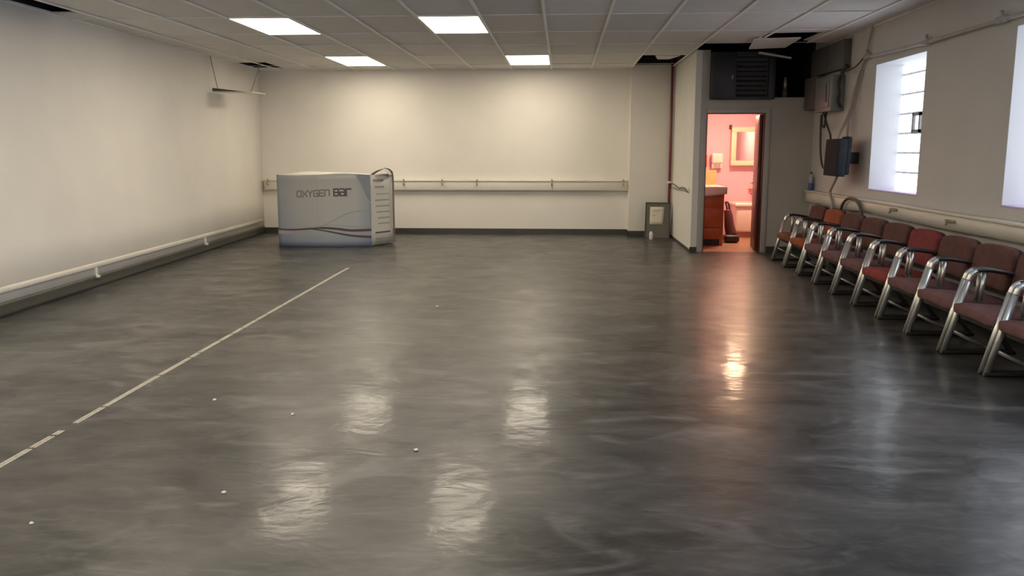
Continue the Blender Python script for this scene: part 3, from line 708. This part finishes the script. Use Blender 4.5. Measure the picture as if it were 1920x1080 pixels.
r = thing('riser_pipe', 'dark red pipe rising in the corner beside the partition', 'pipe', (1.86, 15.0, 0))
mb = MB(); mb.tube([(1.865, 15.0, 0.0), (1.862, 15.0, 1.5), (1.858, 15.0, 3.2)], 0.024, 14); mb.build('pipe', M['red_pipe'], r)
mb = MB(); mb.box(1.825, 1.90, 14.97, 15.055, 0.93, 0.97, bev=0.006); mb.build('clamp', M['rail'], r)
hp = thing('hanging_panel', 'thin pale panel hanging on two wires by the left wall corner', 'panel', (-5.1, 13.3, 2.36))
def hang(u, v): return (-5.36+u*0.56, 13.0+v*0.62+u*0.14, 2.385+0.015*v-0.008*u)
mb = MB(); mb.sheet(hang, 2, 2, 0.012, (0, 0, -1), smooth=False); mb.build('plate', M['rail'], hp)
mb = MB()
a, b_ = Vector(hang(0, 0)), Vector(hang(0.82, 0)); mb._new([a, b_, b_+Vector((0, 0, .012)), a+Vector((0, 0, .055)), a+Vector((0, .02, 0)), b_+Vector((0, .02, 0)), b_+Vector((0, .02, .012)), a+Vector((0, .02, .055))],
    [(0, 1, 2, 3), (7, 6, 5, 4), (0, 4, 5, 1), (1, 5, 6, 2), (2, 6, 7, 3), (3, 7, 4, 0)])
mb.build('edge_channel', M['board_dark'], hp)
for q0, q1 in (((-5.30, 13.08, 2.39), (-5.40, 13.08, 2.92)), ((-4.95, 13.5, 2.39), (-5.02, 14.4, 3.1))):
    mb = MB(); mb.tube([q0, q1], 0.007, 6); mb.build('wire', M['hook'], hp)

# ------------------------------------------------------------------ right wall services
r = thing('conduit', 'pale pipe running above the windows on the right wall', 'conduit', (3.58, 8, 2.56))
mb = MB(); mb.tube([(3.585, 10.58, 2.60), (3.585, 10.42, 2.575), (3.585, 8.88, 2.545), (3.585, 7.41, 2.545), (3.585, 2.0, 2.545)], 0.019, 12); mb.build('pipe', M['conduit'], r)
for y, z in ((10.55, 2.59), (8.88, 2.548), (7.42, 2.546)):
    mb = MB(); mb.tube([(3.583, y+0.07, z), (3.583, y-0.07, z)], 0.03, 12); mb.tube([(3.583, y, z), (3.583, y+0.03, z+0.07)], 0.016, 8); mb.build('coupling', M['conduit'], r)
mb = MB(); mb.tube(smooth_path([(3.59, 10.47, 2.93), (3.59, 10.6, 2.66), (3.588, 10.64, 2.58), (3.585, 10.9, 2.30), (3.58, 11.08, 1.86), (3.55, 11.0, 1.66)], 6), 0.014, 8)
tag(mb.build('drop_cable', M['conduit']), 'grey cable dropping from ceiling past the conduit end to the television', 'cable')
pb = thing('breaker_panel', 'grey electrical panel box on the right wall above television', 'electrical panel', (3.55, 11.7, 2.0))
mb = MB(); mb.box(3.45, XR-0.002, 11.42, 12.12, 2.0, 2.46, bev=0.008); mb.build('box', M['panel_grey'], pb)
mb = MB(); mb.box(3.438, 3.452, 11.50, 12.04, 2.05, 2.42, bev=0.004); dr = mb.build('door', M['panel_grey'], pb)
mb = MB(); mb.box(3.428, 3.44, 11.56, 11.60, 2.12, 2.36, bev=0.003); mb.build('latch', M['duct_grey'], dr)
mb = MB(); mb.box(3.46, XR, 12.14, 12.70, 2.06, 2.50, bev=0.006); mb.box(3.452, 3.462, 12.18, 12.66, 2.10, 2.46, bev=0.002)
tag(mb.build('junction_box', M['panel_brown']), 'brown-grey box beside the electrical panel at washroom wall', 'electrical box')
mb = MB(); mb.box(3.52, XR-0.002, 11.25, 12.65, 2.52, 2.88, bev=0.006); mb.box(3.512, 3.522, 11.9, 11.93, 2.52, 2.88)
tag(mb.build('cable_duct', M['duct_grey']), 'dark grey duct box under ceiling above the electrical panel', 'duct')
def cable(name, label, pts, r_, m, n=7):
    mb = MB(); mb.tube(smooth_path(pts, n), r_, 8); return tag(mb.build(name, m), label, 'cable')
cable('cable', 'dark cable tangle right of the electrical panel', [(3.56, 11.20, 2.55), (3.54, 11.35, 2.44), (3.50, 11.30, 2.33), (3.53, 11.36, 2.20), (3.50, 11.28, 2.12), (3.56, 11.36, 2.04)], 0.022, M['cable'])
cable('cable', 'dark cable arching from conduit end towards the electrical panel', [(3.58, 10.62, 2.60), (3.55, 10.85, 2.50), (3.53, 11.15, 2.47), (3.54, 11.25, 2.50), (3.55, 11.40, 2.49)], 0.009, M['cable'])
cable('cable', 'dark cable loop left of the television', [(3.50, 11.75, 2.00), (3.47, 11.68, 1.88), (3.50, 11.80, 1.80), (3.54, 12.05, 1.84), (3.55, 12.10, 1.94), (3.56, 12.16, 1.97), (3.57, 12.2, 1.85), (3.57, 12.15, 1.5), (3.55, 11.95, 1.28), (3.47, 11.5, 1.27), (3.40, 11.10, 1.30)], 0.014, M['cable'])
cable('cable', 'dark cable dropping from panel to the top of television', [(3.47, 11.80, 2.0), (3.45, 11.62, 1.92), (3.42, 11.40, 1.80), (3.40, 11.2, 1.70), (3.38, 11.1, 1.62)], 0.013, M['cable'])
cb = None
for k in range(4):
    mb = MB(); mb.tube(smooth_path([(3.60, 10.72+0.03*k, 2.45), (3.585, 10.80+0.07*k, 2.2), (3.56, 10.90+0.05*k, 1.95), (3.46, 10.95+0.02*k, 1.72), (3.42, 10.95, 1.62)], 6), 0.008, 6)
    if cb is None: cb = thing('cable_bundle', 'pale pinkish cables fanning down to top of the television', 'cables', (3.5, 10.9, 1.62))
    mb.build('strand', M['cable_pale'], cb)
cable('cable', 'tan cable hanging from the television down behind the chairs', [(3.44, 10.95, 1.17), (3.47, 11.15, 1.08), (3.50, 11.36, 0.99), (3.50, 11.38, 0.93), (3.50, 11.28, 0.80), (3.48, 11.22, 0.55), (3.47, 11.2, 0.02)], 0.017, M['cable_tan'])
tv = thing('television', 'black television on a bracket on the right wall above chairs', 'television', (3.4, 10.8, 1.2))
XF = Matrix.Translation((3.36, 10.79, 1.405)) @ Matrix.Rotation(math.radians(-3), 4, 'Z') @ Matrix.Rotation(math.radians(2), 4, 'Y')
mb = MB(); mb.box(-0.055, 0.045, -0.325, 0.325, -0.225, 0.225, bev=0.012, xf=XF); mb.box(0.04, 0.10, -0.30, -0.02, -0.20, 0.255, bev=0.02, xf=XF); mb.build('casing', M['tv'], tv)
mb = MB(); mb.box(-0.058, -0.05, -0.30, 0.30, -0.195, 0.20, xf=XF); mb.build('screen', M['screen'], tv)
mb = MB(); mb.box(3.44, XR-0.002, 10.72, 10.86, 1.33, 1.47, bev=0.006); mb.build('bracket', M['dark_steel'], tv)
b_ = thing('bottle', 'small blue and clear bottle standing on the right wall ledge', 'bottle', (3.575, 12.5, 0.93))
mb = MB(); mb.lathe([(0.034, 0.93), (0.038, 0.94), (0.038, 1.02), (0.036, 1.03)], 3.565, 12.50, 18); mb.build('label_band', M['bottle_blue'], b_)
mb = MB(); mb.lathe([(0.036, 1.03), (0.037, 1.10), (0.028, 1.14), (0.014, 1.16)], 3.565, 12.50, 18); mb.build('neck', M['bottle_clear'], b_)
mb = MB(); mb.lathe([(0.015, 1.16), (0.016, 1.19), (0.01, 1.195)], 3.565, 12.50, 14); mb.build('cap', M['bottle_blue'], b_)
mb = MB(); mb.tube(smooth_path([(3.51, 10.98, 0.012), (3.50, 10.97, 0.35), (3.494, 10.93, 0.68), (3.492, 10.84, 0.82), (3.49, 10.70, 0.895), (3.49, 10.53, 0.92), (3.49, 10.35, 0.90), (3.492, 10.20, 0.83), (3.494, 10.12, 0.70), (3.50, 10.10, 0.35), (3.51, 10.10, 0.012)], 7), 0.018, 12)
tag(mb.build('hose', M['hose']), 'green hose arching up above the chair backs', 'hose')

# ------------------------------------------------------------------ chairs
def make_chair():
    root = thing('reception_chair', 'x', 'chair', (0, 0, 0), 'fabric armchairs along the right wall')
    # local frame: the sitter faces -X; origin on the floor under the front feet line
    mb = MB()
    def bow(v):
        x, y, z = v; return (x + 0.03*(abs(y)/0.3)**3*max(0, 1-x/0.1), y*(1-0.10*min(1, max(0, (x-0.12)/0.1))), z + 0.012*math.cos(min(1, abs(y)/0.27)*PI/2) - 0.022*max(0, (x-0.05)/0.45))
    mb.pad(0.02, 0.53, -0.30, 0.30, 0.302, 0.397, 0.042, bow); mb.build('seat', M['fab_mauve'], root)
    mb = MB(); mb.box(0.08, 0.52, -0.245, 0.245, 0.275, 0.31, bev=0.01); mb.build('seat_pan', M['chair_shell'], root)
    mb = MB()
    def lean(v):
        x, y, z = v
        return (x + 0.17*(z-0.45) - 0.03*(y/0.29)**2, y*(1-0.03*((z-0.6)/0.18)**2), z - 0.014*(y/0.29)**2*(1 if z > 0.6 else 0))
    mb.pad(0.450, 0.520, -0.292, 0.292, 0.445, 0.772, 0.030, lean); mb.build('backrest', M['fab_brown'], root)
    mb = MB(); mb.pad(0.515, 0.545, -0.288, 0.288, 0.40, 0.764, 0.014, lean); mb.build('back_shell', M['chair_shell'], root)
    for s in (-1, 1):
        y = s*0.293
        mb = MB()
        mb.tube([(0.0, y, 0.0), (0.145, y, 0.555)], 0.018, 10, flat=(0.024, 0.016))
        mb.tube(smooth_path([(0.145, y, 0.55), (0.160, y, 0.590), (0.185, y, 0.612), (0.215, y, 0.620)], 5), 0.02, 10, flat=(0.021, 0.018))
        mb.build('leg', M['chrome'], root)
        mb = MB(); mb.tube(smooth_path([(0.195, y, 0.621), (0.26, y, 0.626), (0.33, y, 0.618), (0.43, y, 0.600), (0.52, y, 0.575), (0.575, y*0.97, 0.56)], 5), 0.02, 10, flat=(0.024, 0.016)); mb.build('armrest', M['arm_black'], root)
        mb = MB(); mb.tube([(0.255, y, 0.612), (0.235, y, 0.40)], 0.016, 10, flat=(0.018, 0.012)); mb.build('arm_support', M['chrome'], root)
        mb = MB(); mb.tube([(0.235, y, 0.40), (0.29, y, 0.29), (0.50, y, 0.02), (0.51, y, 0.0)], 0.013, 8); mb.build('leg', M['dark_steel'], root)
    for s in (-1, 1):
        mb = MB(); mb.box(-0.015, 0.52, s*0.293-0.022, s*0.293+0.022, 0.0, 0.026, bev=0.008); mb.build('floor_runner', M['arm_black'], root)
    mb = MB(); mb.tube([(0.30, -0.293, 0.055), (0.30, 0.293, 0.055)], 0.010, 8); mb.tube([(0.05, -0.293, 0.18), (0.30, -0.293, 0.055), ], 0.008, 8); mb.tube([(0.05, 0.293, 0.18), (0.30, 0.293, 0.055)], 0.008, 8)
    mb.build('stretcher', M['chrome'], root)
    return root
FEET = [11.87, 11.14, 10.42, 9.70, 9.00, 8.33, 7.65, 7.00, 6.35, 5.70, 5.05, 4.40]
FXS = [2.90, 2.88, 2.865, 2.855, 2.845, 2.84, 2.835, 2.83, 2.83, 2.83, 2.83]
SEAT = ['fab_rust', 'fab_orange', 'fab_mauve', 'fab_mauve', 'fab_mauve', 'fab_seatred', 'fab_mauve', 'fab_mauve', 'fab_mauve', 'fab_mauve', 'fab_mauve']
BACK = ['fab_brown', 'fab_orange', 'fab_brown', 'fab_brown', 'fab_brown', 'fab_red', 'fab_brown', 'fab_brown', 'fab_brown', 'fab_brown', 'fab_brown']
CL = ['rust-seated chair at the far end of the row by the washroom wall', 'bright rust-orange chair, second from the washroom end of the row',
      'brown chair in front of the green hose, next to the orange chair', 'brown mauve-seated chair, second one after the orange chair',
      'brown mauve-seated chair just beyond the red chair', 'red fabric chair in the middle of the row',
      'brown mauve-seated chair just nearer than the red chair', 'brown mauve-seated chair, second one nearer than the red chair',
      'brown chair third nearer than the red one, its back cut by frame edge', 'nearest chair, only its seat corner and front leg in view']
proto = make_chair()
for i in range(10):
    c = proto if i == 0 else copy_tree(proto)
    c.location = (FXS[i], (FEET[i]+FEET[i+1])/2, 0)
    c['label'] = CL[i]
    if i == 0: kids = {ch.name.split('.')[0]: ch for ch in c.children}
    for ch in c.children:
        nm = ch.name.split('.')[0]
        if nm in ('seat', 'backrest'):
            ch.material_slots[0].link = 'OBJECT'
            ch.material_slots[0].material = M[SEAT[i] if nm == 'seat' else BACK[i]]

# ------------------------------------------------------------------ world, camera
w = bpy.data.worlds.new('world'); scene.world = w; w.use_nodes = True
bg = w.node_tree.nodes['Background']; bg.inputs['Color'].default_value = (0.6, 0.75, 1.0, 1); bg.inputs['Strength'].default_value = 0.3
cam = bpy.data.cameras.new('camera'); co = bpy.data.objects.new('camera', cam); COL.objects.link(co)
co.location = (0, 0, 1.48)
co.rotation_euler = (math.radians(90-9.1465), 0, math.radians(3.3759))
cam.sensor_width = 36; cam.lens = 1590/1920*36; cam.clip_end = 100; cam.clip_start = 0.05
scene.camera = co
vs = scene.view_settings
scene.display_settings.display_device = 'sRGB'
vs.view_transform = 'Standard'; vs.look = 'None'; vs.gamma = 1; vs.exposure = 0.72
vs.use_curve_mapping = False
